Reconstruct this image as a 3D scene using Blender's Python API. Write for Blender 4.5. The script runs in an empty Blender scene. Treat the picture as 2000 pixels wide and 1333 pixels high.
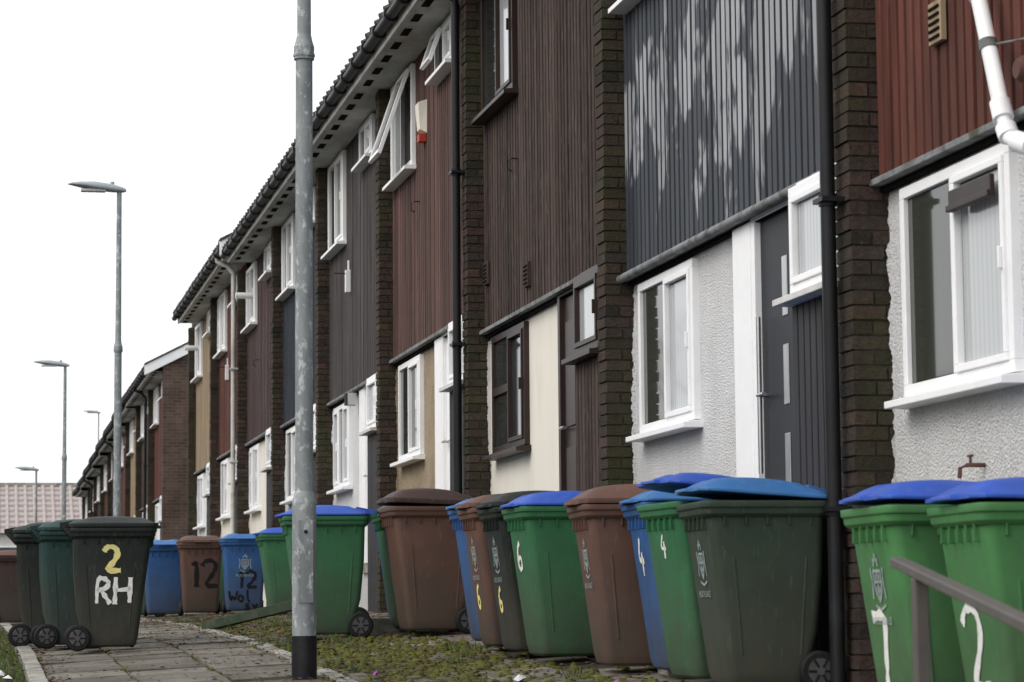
import bpy, math, random
from mathutils import Vector, Matrix
random.seed(7)
R=random.random
def U(a,b): return a+(b-a)*random.random()
scene=bpy.context.scene
COL=scene.collection

# ------------------------------------------------------------------ materials
def new_mat(name):
    m=bpy.data.materials.new(name); m.use_nodes=True
    nt=m.node_tree; b=nt.nodes['Principled BSDF']
    return m,nt,b
def coords(nt,scale=(1,1,1),rand=True):
    tc=nt.nodes.new('ShaderNodeTexCoord')
    mp=nt.nodes.new('ShaderNodeMapping'); mp.inputs['Scale'].default_value=scale
    if rand:
        oi=nt.nodes.new('ShaderNodeObjectInfo')
        mu=nt.nodes.new('ShaderNodeMath'); mu.operation='MULTIPLY'; mu.inputs[1].default_value=37.0
        nt.links.new(oi.outputs['Random'],mu.inputs[0])
        va=nt.nodes.new('ShaderNodeVectorMath'); va.operation='ADD'
        nt.links.new(tc.outputs['Object'],va.inputs[0]); nt.links.new(mu.outputs[0],va.inputs[1])
        nt.links.new(va.outputs[0],mp.inputs['Vector'])
    else:
        nt.links.new(tc.outputs['Object'],mp.inputs['Vector'])
    return mp.outputs['Vector']
def noise(nt,vec,scale,detail=4,rough=.6,dist=0):
    n=nt.nodes.new('ShaderNodeTexNoise'); n.inputs['Scale'].default_value=scale
    n.inputs['Detail'].default_value=detail; n.inputs['Roughness'].default_value=rough
    n.inputs['Distortion'].default_value=dist
    nt.links.new(vec,n.inputs['Vector']); return n.outputs['Fac']
def ramp(nt,fac,a,b,ca=(0,0,0,1),cb=(1,1,1,1)):
    r=nt.nodes.new('ShaderNodeValToRGB'); e=r.color_ramp.elements
    e[0].position=a; e[1].position=b; e[0].color=ca; e[1].color=cb
    nt.links.new(fac,r.inputs['Fac']); return r.outputs['Color']
def mix(nt,fac,a,b,mode='MIX'):
    m=nt.nodes.new('ShaderNodeMix'); m.data_type='RGBA'; m.blend_type=mode
    for s,v in ((m.inputs['Factor'],fac),(m.inputs[6],a),(m.inputs[7],b)):
        if hasattr(v,'is_output'): nt.links.new(v,s)
        elif isinstance(v,(int,float)): s.default_value=v
        else: s.default_value=(v[0],v[1],v[2],1)
    return m.outputs[2]
def bump(nt,b,h,strength,dist=.01):
    bp=nt.nodes.new('ShaderNodeBump'); bp.inputs['Strength'].default_value=strength; bp.inputs['Distance'].default_value=dist
    nt.links.new(h,bp.inputs['Height']); nt.links.new(bp.outputs['Normal'],b.inputs['Normal'])
def mathn(nt,op,a,b=None):
    m=nt.nodes.new('ShaderNodeMath'); m.operation=op
    for i,v in enumerate((a,b)):
        if v is None: continue
        if hasattr(v,'is_output'): nt.links.new(v,m.inputs[i])
        else: m.inputs[i].default_value=v
    return m.outputs[0]

def M(name,col,rough=.7,var=.2,scale=6,vscale=(1,1,1),dirt=None,dscale=2.5,dlo=.5,dhi=.7,damt=1,bumps=0,bscale=60,bdist=.01,metal=0,spec=.25,island=0,zdirt=None,speck=None):
    m,nt,b=new_mat(name)
    v=coords(nt,vscale)
    f=noise(nt,v,scale)
    c1=[x*(1-var) for x in col]; c2=[min(1,x*(1+var)) for x in col]
    r=ramp(nt,f,.3,.7)
    c=mix(nt,r,c1,c2)
    if island:
        g=nt.nodes.new('ShaderNodeNewGeometry')
        rr=ramp(nt,g.outputs['Random Per Island'],0,1,(1-island,)*3+(1,),(1+island,)*3+(1,))
        c=mix(nt,1.0,c,rr,'MULTIPLY')
    if dirt:
        v2=coords(nt,vscale)
        f2=noise(nt,v2,dscale,8,.65,.3)
        d=ramp(nt,f2,dlo,dhi)
        dm=mathn(nt,'MULTIPLY',d,damt)
        c=mix(nt,dm,c,dirt)
    if speck:
        d=ramp(nt,noise(nt,coords(nt,speck[5]),speck[1],6,.7),speck[2],speck[3])
        c=mix(nt,mathn(nt,'MULTIPLY',d,speck[4]),c,speck[0])
    if zdirt:
        tc=nt.nodes.new('ShaderNodeTexCoord'); sp=nt.nodes.new('ShaderNodeSeparateXYZ')
        nt.links.new(tc.outputs['Object'],sp.inputs[0])
        mr=nt.nodes.new('ShaderNodeMapRange'); mr.inputs['From Min'].default_value=zdirt[1]; mr.inputs['From Max'].default_value=zdirt[0]
        nt.links.new(sp.outputs['Z'],mr.inputs['Value'])
        f3=noise(nt,coords(nt,(1,1,.4)),9,6)
        q=mathn(nt,'MULTIPLY',mr.outputs[0],f3); q=mathn(nt,'MULTIPLY',q,zdirt[3])
        c=mix(nt,q,c,zdirt[2])
    nt.links.new(c,b.inputs['Base Color'])
    b.inputs['Roughness'].default_value=rough; b.inputs['Metallic'].default_value=metal
    b.inputs['Specular IOR Level'].default_value=spec
    if bumps: bump(nt,b,noise(nt,coords(nt),bscale,3),bumps,bdist)
    return m

def mat_brick_tex(name,c1,c2,mort):
    m,nt,b=new_mat(name)
    tc=nt.nodes.new('ShaderNodeTexCoord'); sp=nt.nodes.new('ShaderNodeSeparateXYZ')
    nt.links.new(tc.outputs['Object'],sp.inputs[0])
    u=mathn(nt,'ADD',sp.outputs['X'],sp.outputs['Y'])
    cb=nt.nodes.new('ShaderNodeCombineXYZ'); nt.links.new(u,cb.inputs[0]); nt.links.new(sp.outputs['Z'],cb.inputs[1])
    br=nt.nodes.new('ShaderNodeTexBrick'); nt.links.new(cb.outputs[0],br.inputs['Vector'])
    br.inputs['Scale'].default_value=1; br.inputs['Brick Width'].default_value=.225; br.inputs['Row Height'].default_value=.075
    br.inputs['Mortar Size'].default_value=.006; br.inputs['Bias'].default_value=-.1
    br.inputs['Color1'].default_value=(*c1,1); br.inputs['Color2'].default_value=(*c2,1); br.inputs['Mortar'].default_value=(*mort,1)
    f=ramp(nt,noise(nt,coords(nt),2.0,6),.3,.75,(.65,.65,.65,1),(1.25,1.25,1.25,1))
    c=mix(nt,1.0,br.outputs['Color'],f,'MULTIPLY')
    nt.links.new(c,b.inputs['Base Color']); b.inputs['Roughness'].default_value=.9; b.inputs['Specular IOR Level'].default_value=.2
    bump(nt,b,br.outputs['Fac'],-.6,.01)
    return m

def mat_brick_unit():
    m,nt,b=new_mat('dark_brick')
    g=nt.nodes.new('ShaderNodeNewGeometry')
    r=nt.nodes.new('ShaderNodeValToRGB'); nt.links.new(g.outputs['Random Per Island'],r.inputs['Fac'])
    e=r.color_ramp.elements; e[0].color=(.028,.023,.021,1); e[1].color=(.105,.062,.050,1)
    k=e.new(.35); k.color=(.055,.039,.034,1); k=e.new(.7); k.color=(.074,.048,.040,1); k=e.new(.9); k.color=(.048,.042,.041,1)
    f=ramp(nt,noise(nt,coords(nt),30,7,.75),.3,.75,(.5,.5,.5,1),(1.6,1.6,1.6,1))
    c=mix(nt,1.0,r.outputs['Color'],f,'MULTIPLY')
    mo=mathn(nt,'MULTIPLY',ramp(nt,noise(nt,coords(nt,(1,1,.35)),2.2,8,.75),.45,.64),.7)
    c=mix(nt,mo,c,(.050,.056,.022))
    wh=mathn(nt,'MULTIPLY',ramp(nt,noise(nt,coords(nt,(1,1,.7)),4.0,9,.78),.68,.72),.5)
    c=mix(nt,wh,c,(.32,.31,.29))
    nt.links.new(c,b.inputs['Base Color']); b.inputs['Roughness'].default_value=.9; b.inputs['Specular IOR Level'].default_value=.2
    bump(nt,b,noise(nt,coords(nt),60,6,.7),1.0,.018)
    return m

def mat_patchy():   # slate cladding with pale noise patches on the board faces
    m,nt,b=new_mat('patchy_slate_cladding')
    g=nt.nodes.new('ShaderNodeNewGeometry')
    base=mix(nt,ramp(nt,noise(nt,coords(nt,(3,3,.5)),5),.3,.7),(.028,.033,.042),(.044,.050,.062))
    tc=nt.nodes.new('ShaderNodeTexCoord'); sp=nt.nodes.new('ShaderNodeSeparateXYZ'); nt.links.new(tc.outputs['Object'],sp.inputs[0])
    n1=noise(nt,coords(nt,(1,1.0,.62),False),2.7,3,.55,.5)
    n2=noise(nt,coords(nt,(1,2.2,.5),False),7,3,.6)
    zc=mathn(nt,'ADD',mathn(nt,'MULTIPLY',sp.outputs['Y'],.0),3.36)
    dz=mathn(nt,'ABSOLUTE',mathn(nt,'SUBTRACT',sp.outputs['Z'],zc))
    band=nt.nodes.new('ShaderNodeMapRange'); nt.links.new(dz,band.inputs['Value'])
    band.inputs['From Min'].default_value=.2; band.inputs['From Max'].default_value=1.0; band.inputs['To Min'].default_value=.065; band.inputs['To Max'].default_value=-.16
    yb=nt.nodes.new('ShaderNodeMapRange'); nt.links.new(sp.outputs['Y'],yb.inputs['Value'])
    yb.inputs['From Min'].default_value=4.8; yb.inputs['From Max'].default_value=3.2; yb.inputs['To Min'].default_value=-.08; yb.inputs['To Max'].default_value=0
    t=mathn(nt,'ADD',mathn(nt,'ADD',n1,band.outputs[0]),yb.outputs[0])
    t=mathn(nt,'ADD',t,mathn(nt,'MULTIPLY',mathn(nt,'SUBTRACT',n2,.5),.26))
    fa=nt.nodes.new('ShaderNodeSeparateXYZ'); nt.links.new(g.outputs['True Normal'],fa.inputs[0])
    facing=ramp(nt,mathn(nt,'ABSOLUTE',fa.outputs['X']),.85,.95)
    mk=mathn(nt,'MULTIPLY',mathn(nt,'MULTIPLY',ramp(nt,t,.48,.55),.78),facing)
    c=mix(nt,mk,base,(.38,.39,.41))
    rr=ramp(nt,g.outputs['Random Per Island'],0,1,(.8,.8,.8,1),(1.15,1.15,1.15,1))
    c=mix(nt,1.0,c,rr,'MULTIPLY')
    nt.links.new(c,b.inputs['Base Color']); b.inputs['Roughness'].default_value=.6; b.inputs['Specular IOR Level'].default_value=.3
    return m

def mat_glass(name,col,rough,stripes=0,lo=.85):
    m,nt,b=new_mat(name)
    c=mix(nt,ramp(nt,noise(nt,coords(nt),1.6,3),.35,.7),[x*.6 for x in col],[x*1.35 for x in col])
    if stripes:
        w=nt.nodes.new('ShaderNodeTexWave'); w.bands_direction='Y'; w.inputs['Scale'].default_value=stripes; w.inputs['Distortion'].default_value=1.2
        nt.links.new(coords(nt,(1,1,.1)),w.inputs['Vector'])
        c=mix(nt,ramp(nt,w.outputs['Fac'],.1,.9),[x*lo for x in col],[x*1.08 for x in col])
    nt.links.new(c,b.inputs['Base Color']); b.inputs['Roughness'].default_value=rough
    b.inputs['Specular IOR Level'].default_value=.35
    b.inputs['Coat Weight'].default_value=.35; b.inputs['Coat Roughness'].default_value=.02
    return m

def mat_galv():
    m,nt,b=new_mat('galvanised_steel')
    v=nt.nodes.new('ShaderNodeTexVoronoi'); v.inputs['Scale'].default_value=16; nt.links.new(coords(nt,(1,1,.45)),v.inputs['Vector'])
    f=noise(nt,coords(nt,(1,1,.3)),9,6,.7)
    c=mix(nt,ramp(nt,f,.35,.65),(.18,.20,.21),(.30,.33,.34))
    c=mix(nt,ramp(nt,noise(nt,coords(nt,(1,1,.6)),16,7,.75),.55,.59),c,(.50,.53,.53))
    c=mix(nt,mathn(nt,'MULTIPLY',v.outputs['Distance'],.3),c,(.12,.14,.14))
    nt.links.new(c,b.inputs['Base Color']); b.inputs['Roughness'].default_value=.65; b.inputs['Metallic'].default_value=.1
    return m

MT={}
MT['brick']=mat_brick_unit()
MT['mortar']=M('mortar',(.060,.055,.047),.95,.3,20,dirt=(.03,.035,.015))
MT['gable']=mat_brick_tex('gable_brick',(.110,.074,.059),(.066,.046,.038),(.13,.11,.09))
MT['white_render']=M('white_roughcast',(.87,.88,.89),.9,.04,5,vscale=(1,1,.45),dirt=(.62,.61,.58),dscale=3,dlo=.52,dhi=.85,damt=.6,bumps=1.0,bscale=75,bdist=.035,zdirt=(-.5,1.1,(.25,.24,.2),.9),speck=((.40,.40,.40),60,.52,.62,.42,(1,1,1)))
MT['tan_render']=M('tan_roughcast',(.46,.37,.26),.9,.10,30,dirt=(.33,.26,.18),bumps=1.0,bscale=75,bdist=.035,speck=((.20,.15,.11),60,.52,.62,.5,(1,1,1)))
MT['cream_panel']=M('cream_panel',(.74,.71,.63),.7,.04,3,dirt=(.46,.42,.33),dscale=2,dlo=.5,dhi=.8,damt=.6,vscale=(1,1,.3))
MT['upvc']=M('white_upvc',(.86,.87,.88),.4,.03,5,dirt=(.58,.58,.55),dlo=.5,dhi=.85,damt=.45)
MT['oldwhite']=M('weathered_white_paint',(.55,.55,.53),.7,.1,5,dirt=(.2,.2,.17),dlo=.48,dhi=.75,damt=.8)
MT['dirtysill']=M('dirty_white_sill',(.62,.62,.60),.6,.1,5,dirt=(.3,.3,.27),dlo=.45,dhi=.75,damt=.7)
MT['soffit']=M('soffit_board',(.48,.48,.47),.7,.12,4,dirt=(.16,.16,.14),dlo=.45,dhi=.75,damt=.8,vscale=(1,.5,1))
MT['brownframe']=M('brown_frame',(.034,.022,.019),.4,.2,6)
MT['lead']=M('lead_flashing',(.20,.21,.215),.7,.3,9,dirt=(.05,.055,.035),dscale=7,dlo=.45,dhi=.7)
MT['black']=M('black_plastic',(.012,.012,.014),.45,.2,5,dirt=(.05,.05,.045),dlo=.6,dhi=.8,damt=.5)
MT['tile']=M('roof_tile',(.055,.050,.046),.85,.3,10,dirt=(.09,.095,.06),dlo=.5,dhi=.65,damt=.8,bumps=.5)
MT['greydoor']=M('grey_door',(.022,.024,.029),.5,.1,4)
MT['greypanel']=M('grey_panel',(.032,.032,.036),.65,.15,4,vscale=(2,2,.5),island=.1)
MT['steel']=M('brushed_steel',(.5,.5,.5),.3,.1,5,metal=.9)
MT['g_dark']=mat_glass('window_glass_dark',(.028,.033,.033),.06)
MT['g_mid']=mat_glass('window_glass_blind',(.046,.050,.040),.06,12,.7)
MT['g_net_refl']=mat_glass('window_net_and_reflection',(.40,.42,.43),.08,6,.92)  # net curtain tone, also painting bright reflections into the near panes
VS=(3,3,.35)
def clad(n,c,d,**k): return M(n,c,.8,.26,4,VS,dirt=d,spec=.15,**k)
MT['c_red']=clad('red_cladding',(.118,.043,.032),(.055,.030,.025),dlo=.42,dhi=.70,damt=.9,island=.22,speck=((.20,.13,.11),9,.62,.74,.5,(3,3,.3)))
MT['c_patchy']=mat_patchy()
MT['c_brown']=clad('brown_cladding',(.050,.035,.030),(.13,.105,.092),dscale=9,dlo=.55,dhi=.74,damt=.6,island=.35,speck=((.26,.235,.215),22,.58,.68,.65,(4,4,.18)))
MT['c_redbrown']=clad('redbrown_cladding',(.105,.060,.052),(.058,.037,.033),dlo=.42,dhi=.68,damt=.8,island=.28,speck=((.22,.17,.15),14,.58,.70,.5,(4,4,.2)))
MT['c_grey']=clad('greybrown_cladding',(.070,.064,.062),(.045,.038,.038),island=.2,speck=((.2,.18,.17),14,.60,.72,.4,(4,4,.2)))
MT['c_slate']=clad('slate_cladding',(.034,.041,.052),(.022,.024,.033),island=.18)
MT['c_plum']=clad('plum_cladding',(.072,.048,.047),(.038,.028,.028),island=.2,speck=((.2,.16,.15),14,.62,.72,.35,(4,4,.2)))
MT['c_tan']=clad('tan_cladding',(.30,.23,.15),(.2,.15,.1),island=.08)
MT['groove']=M('cladding_groove',(.010,.009,.009),.95,.2,5,spec=.05)
MT['galv']=mat_galv()
MT['lampgrey']=M('lantern_casing',(.30,.33,.35),.45,.08,5)
MT['lens']=M('lantern_lens',(.55,.56,.55),.2,.05,5)
# bins
def binmat(n,c,rough=.58):
    return M(n,c,rough,.18,3.5,dirt=tuple(x*.55+.022 for x in c),dscale=5,dlo=.42,dhi=.8,damt=.8,spec=.28,zdirt=(0,.75,(.068,.063,.050),1.4),bumps=.10,bscale=160,
             speck=(tuple(x*.55+.13 for x in c),26,.57,.69,.36,(1.5,1.5,.30)))
MT['b_green']=binmat('bin_green',(.030,.145,.060))
MT['b_lime']=binmat('bin_light_green',(.062,.205,.068))
MT['b_dark']=binmat('bin_dark_green',(.028,.048,.032))
MT['b_black']=binmat('bin_blackish_green',(.012,.018,.015))
MT['b_teal']=binmat('bin_teal',(.014,.046,.042))
MT['b_brown']=binmat('bin_brown',(.122,.062,.046))
MT['b_dbrown']=binmat('bin_dark_brown',(.052,.030,.026))
MT['b_blue']=binmat('bin_blue',(.028,.105,.29))
def lidmat(n,c): return M(n,c,.5,.12,5,dirt=tuple(x*.6+.03 for x in c),dscale=6,dlo=.45,dhi=.8,damt=.7,spec=.3,speck=(tuple(x*.6+.14 for x in c),18,.58,.70,.4,(1,1,1)))
MT['l_blue']=lidmat('lid_blue',(.030,.090,.44))
MT['l_lblue']=lidmat('lid_light_blue',(.038,.15,.38))
MT['rubber']=M('tyre_rubber',(.012,.012,.013),.7,.2,10)
MT['hub']=M('wheel_hub',(.07,.07,.07),.5,.2,10)
MT['p_white']=M('paint_white',(.78,.78,.76),.6,.08,20,dirt=(.4,.4,.38),dscale=25,dlo=.55,dhi=.8)
MT['p_yellow']=M('paint_yellow',(.78,.70,.28),.6,.08,20)
MT['p_black']=M('paint_black',(.010,.010,.010),.6,.1,20)
MT['p_decal']=M('decal_grey',(.30,.35,.35),.6,.3,30)
# ground
MT['soil']=M('soil_and_moss',(.045,.037,.028),.95,.4,9,dirt=(.065,.070,.018),dscale=1.6,dlo=.44,dhi=.62,bumps=1,bscale=40,bdist=.02)
MT['flag']=M('paving_flag',(.165,.150,.127),.88,.22,14,dirt=(.060,.056,.040),dscale=2.4,dlo=.42,dhi=.70,damt=.9,bumps=.5,bscale=60,island=.28,speck=((.28,.27,.24),30,.62,.7,.5,(1,1,1)))
MT['sett']=M('stone_sett',(.115,.105,.088),.9,.3,14,dirt=(.062,.070,.022),dscale=2.0,dlo=.42,dhi=.60,bumps=.6,bscale=60,island=.3)
MT['kerb']=M('kerb_stone',(.30,.29,.26),.85,.15,12,dirt=(.10,.095,.07),dscale=4,dlo=.45,dhi=.7,bumps=.4,island=.15)
MT['moss']=M('moss',(.105,.112,.020),.95,.45,18,dirt=(.05,.04,.018),dscale=7,dlo=.45,dhi=.65,bumps=1,bscale=160,bdist=.01)
MT['grass']=M('grass_ground',(.045,.055,.022),.95,.35,14,dirt=(.07,.06,.035),dscale=1.2,bumps=1,bscale=50,bdist=.03)
MT['blade']=M('grass_blade',(.085,.115,.035),.8,.3,8,island=.35)
MT['asphalt']=M('asphalt',(.05,.05,.052),.9,.2,40,dirt=(.07,.068,.065),bumps=.5,bscale=150)
MT['leaf1']=M('dead_leaf',(.085,.045,.028),.9,.3,10,island=.6)
MT['wood']=M('green_stained_timber',(.035,.055,.034),.85,.25,10,dirt=(.09,.08,.06),dscale=8)
MT['rail']=M('handrail_paint',(.095,.087,.080),.5,.12,10,dirt=(.14,.06,.03),dscale=9,dlo=.62,dhi=.72)
MT['litter']=M('litter',(.6,.58,.6),.6,.1,20)
MT['litter2']=M('litter_purple',(.25,.06,.25),.6,.1,20)
MT['terracotta']=M('terracotta',(.10,.045,.035),.7,.1,10)
MT['red']=M('red_plastic',(.45,.05,.03),.4,.1,10)
MT['far_tile']=M('far_roof_tile',(.38,.335,.32),.9,.25,14)
MT['far_wall']=M('far_render',(.62,.60,.56),.9,.08,2)
MT['bark']=M('bark',(.09,.08,.07),.9,.3,5)
MT['twig']=M('twigs',(.20,.18,.17),.9,.3,5)
MT['hedge']=M('hedge_leaves',(.05,.07,.03),.8,.3,5,island=.4)

# ------------------------------------------------------------------ mesh builder
class MB:
    def __init__(s,o=(0,0,0)):
        s.v=[];s.f=[];s.m=[];s.o=Vector(o);s.ms=[];s.sm=[]
    def mi(s,mat):
        if mat not in s.ms: s.ms.append(mat)
        return s.ms.index(mat)
    def add(s,vs,fs,mat,smooth=False):
        n=len(s.v); s.v+= [Vector(p)-s.o for p in vs]; k=s.mi(mat)
        for f in fs: s.f.append([n+i for i in f]); s.m.append(k); s.sm.append(smooth)
    def box(s,x0,x1,y0,y1,z0,z1,mat):
        s.hexa([(x0,y0,z0),(x1,y0,z0),(x1,y1,z0),(x0,y1,z0),(x0,y0,z1),(x1,y0,z1),(x1,y1,z1),(x0,y1,z1)],mat)
    def hexa(s,vs,mat):
        s.add(vs,[(0,3,2,1),(4,5,6,7),(0,1,5,4),(1,2,6,5),(2,3,7,6),(3,0,4,7)],mat)
    def ring(s,c,ax,r,n):
        ax=Vector(ax).normalized(); a=ax.orthogonal().normalized(); b=ax.cross(a)
        return [Vector(c)+a*(r*math.cos(2*math.pi*i/n))+b*(r*math.sin(2*math.pi*i/n)) for i in range(n)]
    def loft(s,rings,mat,caps=True,smooth=True):
        n=len(rings[0]); vs=[p for r in rings for p in r]; fs=[]
        for k in range(len(rings)-1):
            for i in range(n):
                j=(i+1)%n; fs.append((k*n+i,k*n+j,(k+1)*n+j,(k+1)*n+i))
        s.add(vs,fs,mat,smooth)
        if caps:
            s.add(rings[0],[tuple(range(n))[::-1]],mat); s.add(rings[-1],[tuple(range(n))],mat)
    def cyl(s,p0,p1,r0,r1=None,n=16,mat=None,caps=True):
        r1=r0 if r1 is None else r1; ax=Vector(p1)-Vector(p0)
        s.loft([s.ring(p0,ax,r0,n),s.ring(p1,ax,r1,n)],mat,caps)
    def tube(s,pts,r,n,mat):
        rs=[]
        pts=[Vector(p) for p in pts]
        for i,p in enumerate(pts):
            a=pts[min(i+1,len(pts)-1)]-pts[max(i-1,0)]
            ax=a.normalized(); ref=Vector((0.31,.2,.93)) if abs(ax.z)<.8 else Vector((1,0.1,0))
            u=ax.cross(ref).normalized(); w=ax.cross(u)
            rs.append([p+u*(r*math.cos(2*math.pi*k/n))+w*(r*math.sin(2*math.pi*k/n)) for k in range(n)])
        s.loft(rs,mat)
    def obj(s,name,parent=None,bevel=0,loc=None,rot=None):
        me=bpy.data.meshes.new(name); me.from_pydata([tuple(p) for p in s.v],[],s.f)
        for m in s.ms: me.materials.append(MT[m])
        for p,k,sm in zip(me.polygons,s.m,s.sm): p.material_index=k; p.use_smooth=sm
        me.update()
        o=bpy.data.objects.new(name,me); COL.objects.link(o)
        if parent: o.parent=parent
        else: o.location=s.o
        if loc: o.location=loc
        if rot: o.rotation_euler=rot
        if bevel:
            b=o.modifiers.new('b','BEVEL'); b.width=bevel; b.segments=2; b.limit_method='ANGLE'; b.angle_limit=math.radians(40)
        return o
def empty(name,loc=(0,0,0),rz=0):
    e=bpy.data.objects.new(name,None); COL.objects.link(e); e.location=loc; e.rotation_euler=(0,0,rz); e.empty_display_size=.3
    return e

# ------------------------------------------------------------------ terrain height
GP=[(-80,-2.4),(0,-.80),(8,-.65),(10.5,-.56),(12.8,-.44),(16,-.32),(20,-.175),(27,-.06),(35,0),(45,0),(60,-.2),(85,-1.0),(110,-1.9),(140,-2.8),(200,-4),(700,-4.5)]
def G(x,y):
    d=.9785*y+.715
    for (a,za),(b,zb) in zip(GP,GP[1:]):
        if d<=b or b==700:
            t=(d-a)/(b-a); z=za+(zb-za)*t; break
    return z+.05*(max(-3.0,min(4.4,x))-3.5)

def strip(mb,x0,x1,y0,y1,dy,off,mat,nx=1):
    n=int((y1-y0)/dy); vs=[];fs=[]
    for j in range(n+1):
        y=y0+(y1-y0)*j/n
        for i in range(nx+1):
            x=x0+(x1-x0)*i/nx; vs.append((x,y,G(x,y)+off))
    for j in range(n):
        for i in range(nx):
            a=j*(nx+1)+i; fs.append((a,a+1,a+nx+2,a+nx+1))
    mb.add(vs,fs,mat)
mb=MB(); xs=[-500,-200,-60,-30,-20,-9.6,-9.4,-3.25,-3.15,-1,.4,2,4.4,7,20,60,200,500]
ys=[-60,-20,-8]+[i*2 for i in range(-3,75)]+[155,170,200,260,350,500,700]
vs=[(x,y,G(x,y)-(.16 if -9.5<x<-3.2 else .035)) for y in ys for x in xs]; nx=len(xs)
mb.add(vs,[(j*nx+i,j*nx+i+1,(j+1)*nx+i+1,(j+1)*nx+i) for j in range(len(ys)-1) for i in range(nx-1)],'grass')
mb.obj('ground')
mb=MB(); strip(mb,-9.35,-3.3,-20,120,2,-.13,'asphalt',2); mb.obj('road')
mb=MB()
for side_,(a,b) in enumerate(((-3.3,-3.16),(-9.48,-9.34))):
    y=-18
    while y<118:
        z=[G(xx,yy) for yy in (y,y+.9) for xx in (a,b)]
        mb.hexa([(a,y,z[0]-.2),(b,y,z[1]-.2),(b,y+.9,z[3]-.2),(a,y+.9,z[2]-.2),(a,y,z[0]),(b,y,z[1]),(b,y+.9,z[3]),(a,y+.9,z[2])],'kerb'); y+=.91
mb.obj('road_kerb')
mb=MB(); strip(mb,.42,4.46,0,112,.5,-.014,'soil',8); mb.obj('front_yard_soil')
def slabs(mb,x0,x1,y0,y1,w,l,mat,gap,jit,tilt=.003,skip=0,h=.05,off=0):
    x=x0; col=0
    while x<x1-.02:
        y=y0-(l/2 if col%2 else 0); xe=min(x+w,x1)
        while y<y1:
            ll=l*U(.97,1.03)
            if R()>skip:
                g=gap*U(.6,1.6); dz=U(-jit,jit)+off
                c=[(x+g,y+g),(xe-g,y+g),(xe-g,y+ll-g),(x+g,y+ll-g)]
                c=[(a+U(-g,g)*.5,b+U(-g,g)*.5) for a,b in c]
                zs=[G(a,b)+dz+U(-tilt,tilt) for a,b in c]
                mb.hexa([(a,b,z-h) for (a,b),z in zip(c,zs)]+[(a,b,z) for (a,b),z in zip(c,zs)],mat)
            y+=ll
        x+=w; col+=1
mb=MB(); slabs(mb,.46,2.08,4,80,.54,.62,'flag',.009,.009,.007); mb.obj('pavement',bevel=.004)
mb=MB(); slabs(mb,2.85,4.44,4,60,.53,.62,'flag',.008,.008,.006,skip=.16,off=-.004); mb.obj('front_yard_paving',bevel=.004)
mb=MB(); slabs(mb,2.22,2.85,6,48,.125,.2,'sett',.008,.010,.006,skip=.12,off=-.004); mb.obj('cobbled_strip',bevel=.006)
mb=MB(); slabs(mb,.34,.46,3,110,.12,.9,'kerb',.004,.006,.003,h=.15,off=.035); mb.obj('path_edging',bevel=.01)
mb=MB(); slabs(mb,2.09,2.20,5,60,.11,.62,'kerb',.004,.006,.004,off=.006); mb.obj('paving_edging',bevel=.006)
mb=MB()
def clump(x,y,r,h,mat):
    n=9; z=G(x,y)-.012; ph=U(0,6)
    rad=[r*U(.7,1.25) for _ in range(n)]
    r0=[(x+rad[i]*math.cos(ph+i*6.283/n),y+1.5*rad[i]*math.sin(ph+i*6.283/n),z) for i in range(n)]
    r1=[(x+.72*rad[i]*math.cos(ph+i*6.283/n),y+1.1*rad[i]*math.sin(ph+i*6.283/n),z+h*U(.6,.95)) for i in range(n)]
    r2=[(x+.3*rad[i]*math.cos(ph+i*6.283/n),y+.45*rad[i]*math.sin(ph+i*6.283/n),z+h*U(.9,1.15)) for i in range(n)]
    mb.loft([r0,r1,r2],mat)
cent=[(2.7,U(14,32),U(.3,.5)) for _ in range(6)]+[(3.1,17.5,.5),(2.6,19,.5),(3.2,13.4,.5),(2.5,16.6,.4),(3.0,18.4,.5),(2.4,14.0,.35),(2.7,17.8,.5),(2.9,12.6,.5),(3.1,14.6,.5),(3.0,16.0,.4)]
for cx,cy,s in cent:
    for _ in range(140):
        x=random.gauss(cx,s*.5); y=random.gauss(cy,s*1.2)
        if 2.1<x<4.3: clump(x,y,U(.008,.045),U(.012,.030),'moss')
for _ in range(700): clump(random.choice([.47,1.0,1.54,2.08,2.2])+U(-.02,.02),U(8,40),U(.006,.024),U(.010,.020),'moss')
for _ in range(700): clump(random.choice([3.38,3.9,4.42,2.86])+U(-.03,.03),U(8,40),U(.008,.03),U(.012,.026),'moss')
mb.obj('moss_patches')
mb=MB()
def leaf(x,y,s,mat,lift=.008):
    z=G(x,y)+lift; a=U(0,6.28); c,sn=math.cos(a)*s,math.sin(a)*s; t=[U(0,.5)*s for _ in range(4)]
    mb.add([(x+c,y+sn,z+t[0]),(x-sn*.5,y+c*.5,z+t[1]),(x-c,y-sn,z+t[2]),(x+sn*.5,y-c*.5,z+t[3])],[(0,1,2),(0,2,3)],mat)
for _ in range(7000): leaf(min(4.4,max(.5,random.gauss(2.55,.6))),U(9,34),U(.008,.026),'leaf1')
for _ in range(1800): leaf(U(3.2,4.4),U(9,34),U(.008,.028),'leaf1')
for _ in range(2600): leaf(random.gauss(.45,.10),U(11,34),U(.008,.026),'leaf1',.02)
for _ in range(900): leaf(random.choice([1.0,1.54,2.08])+random.gauss(0,.05),U(11,34),U(.006,.018),'leaf1')
for _ in range(600): leaf(U(.5,2.1),U(11,34),U(.006,.018),'leaf1')
mb.obj('fallen_leaves')
mb=MB()
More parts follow.
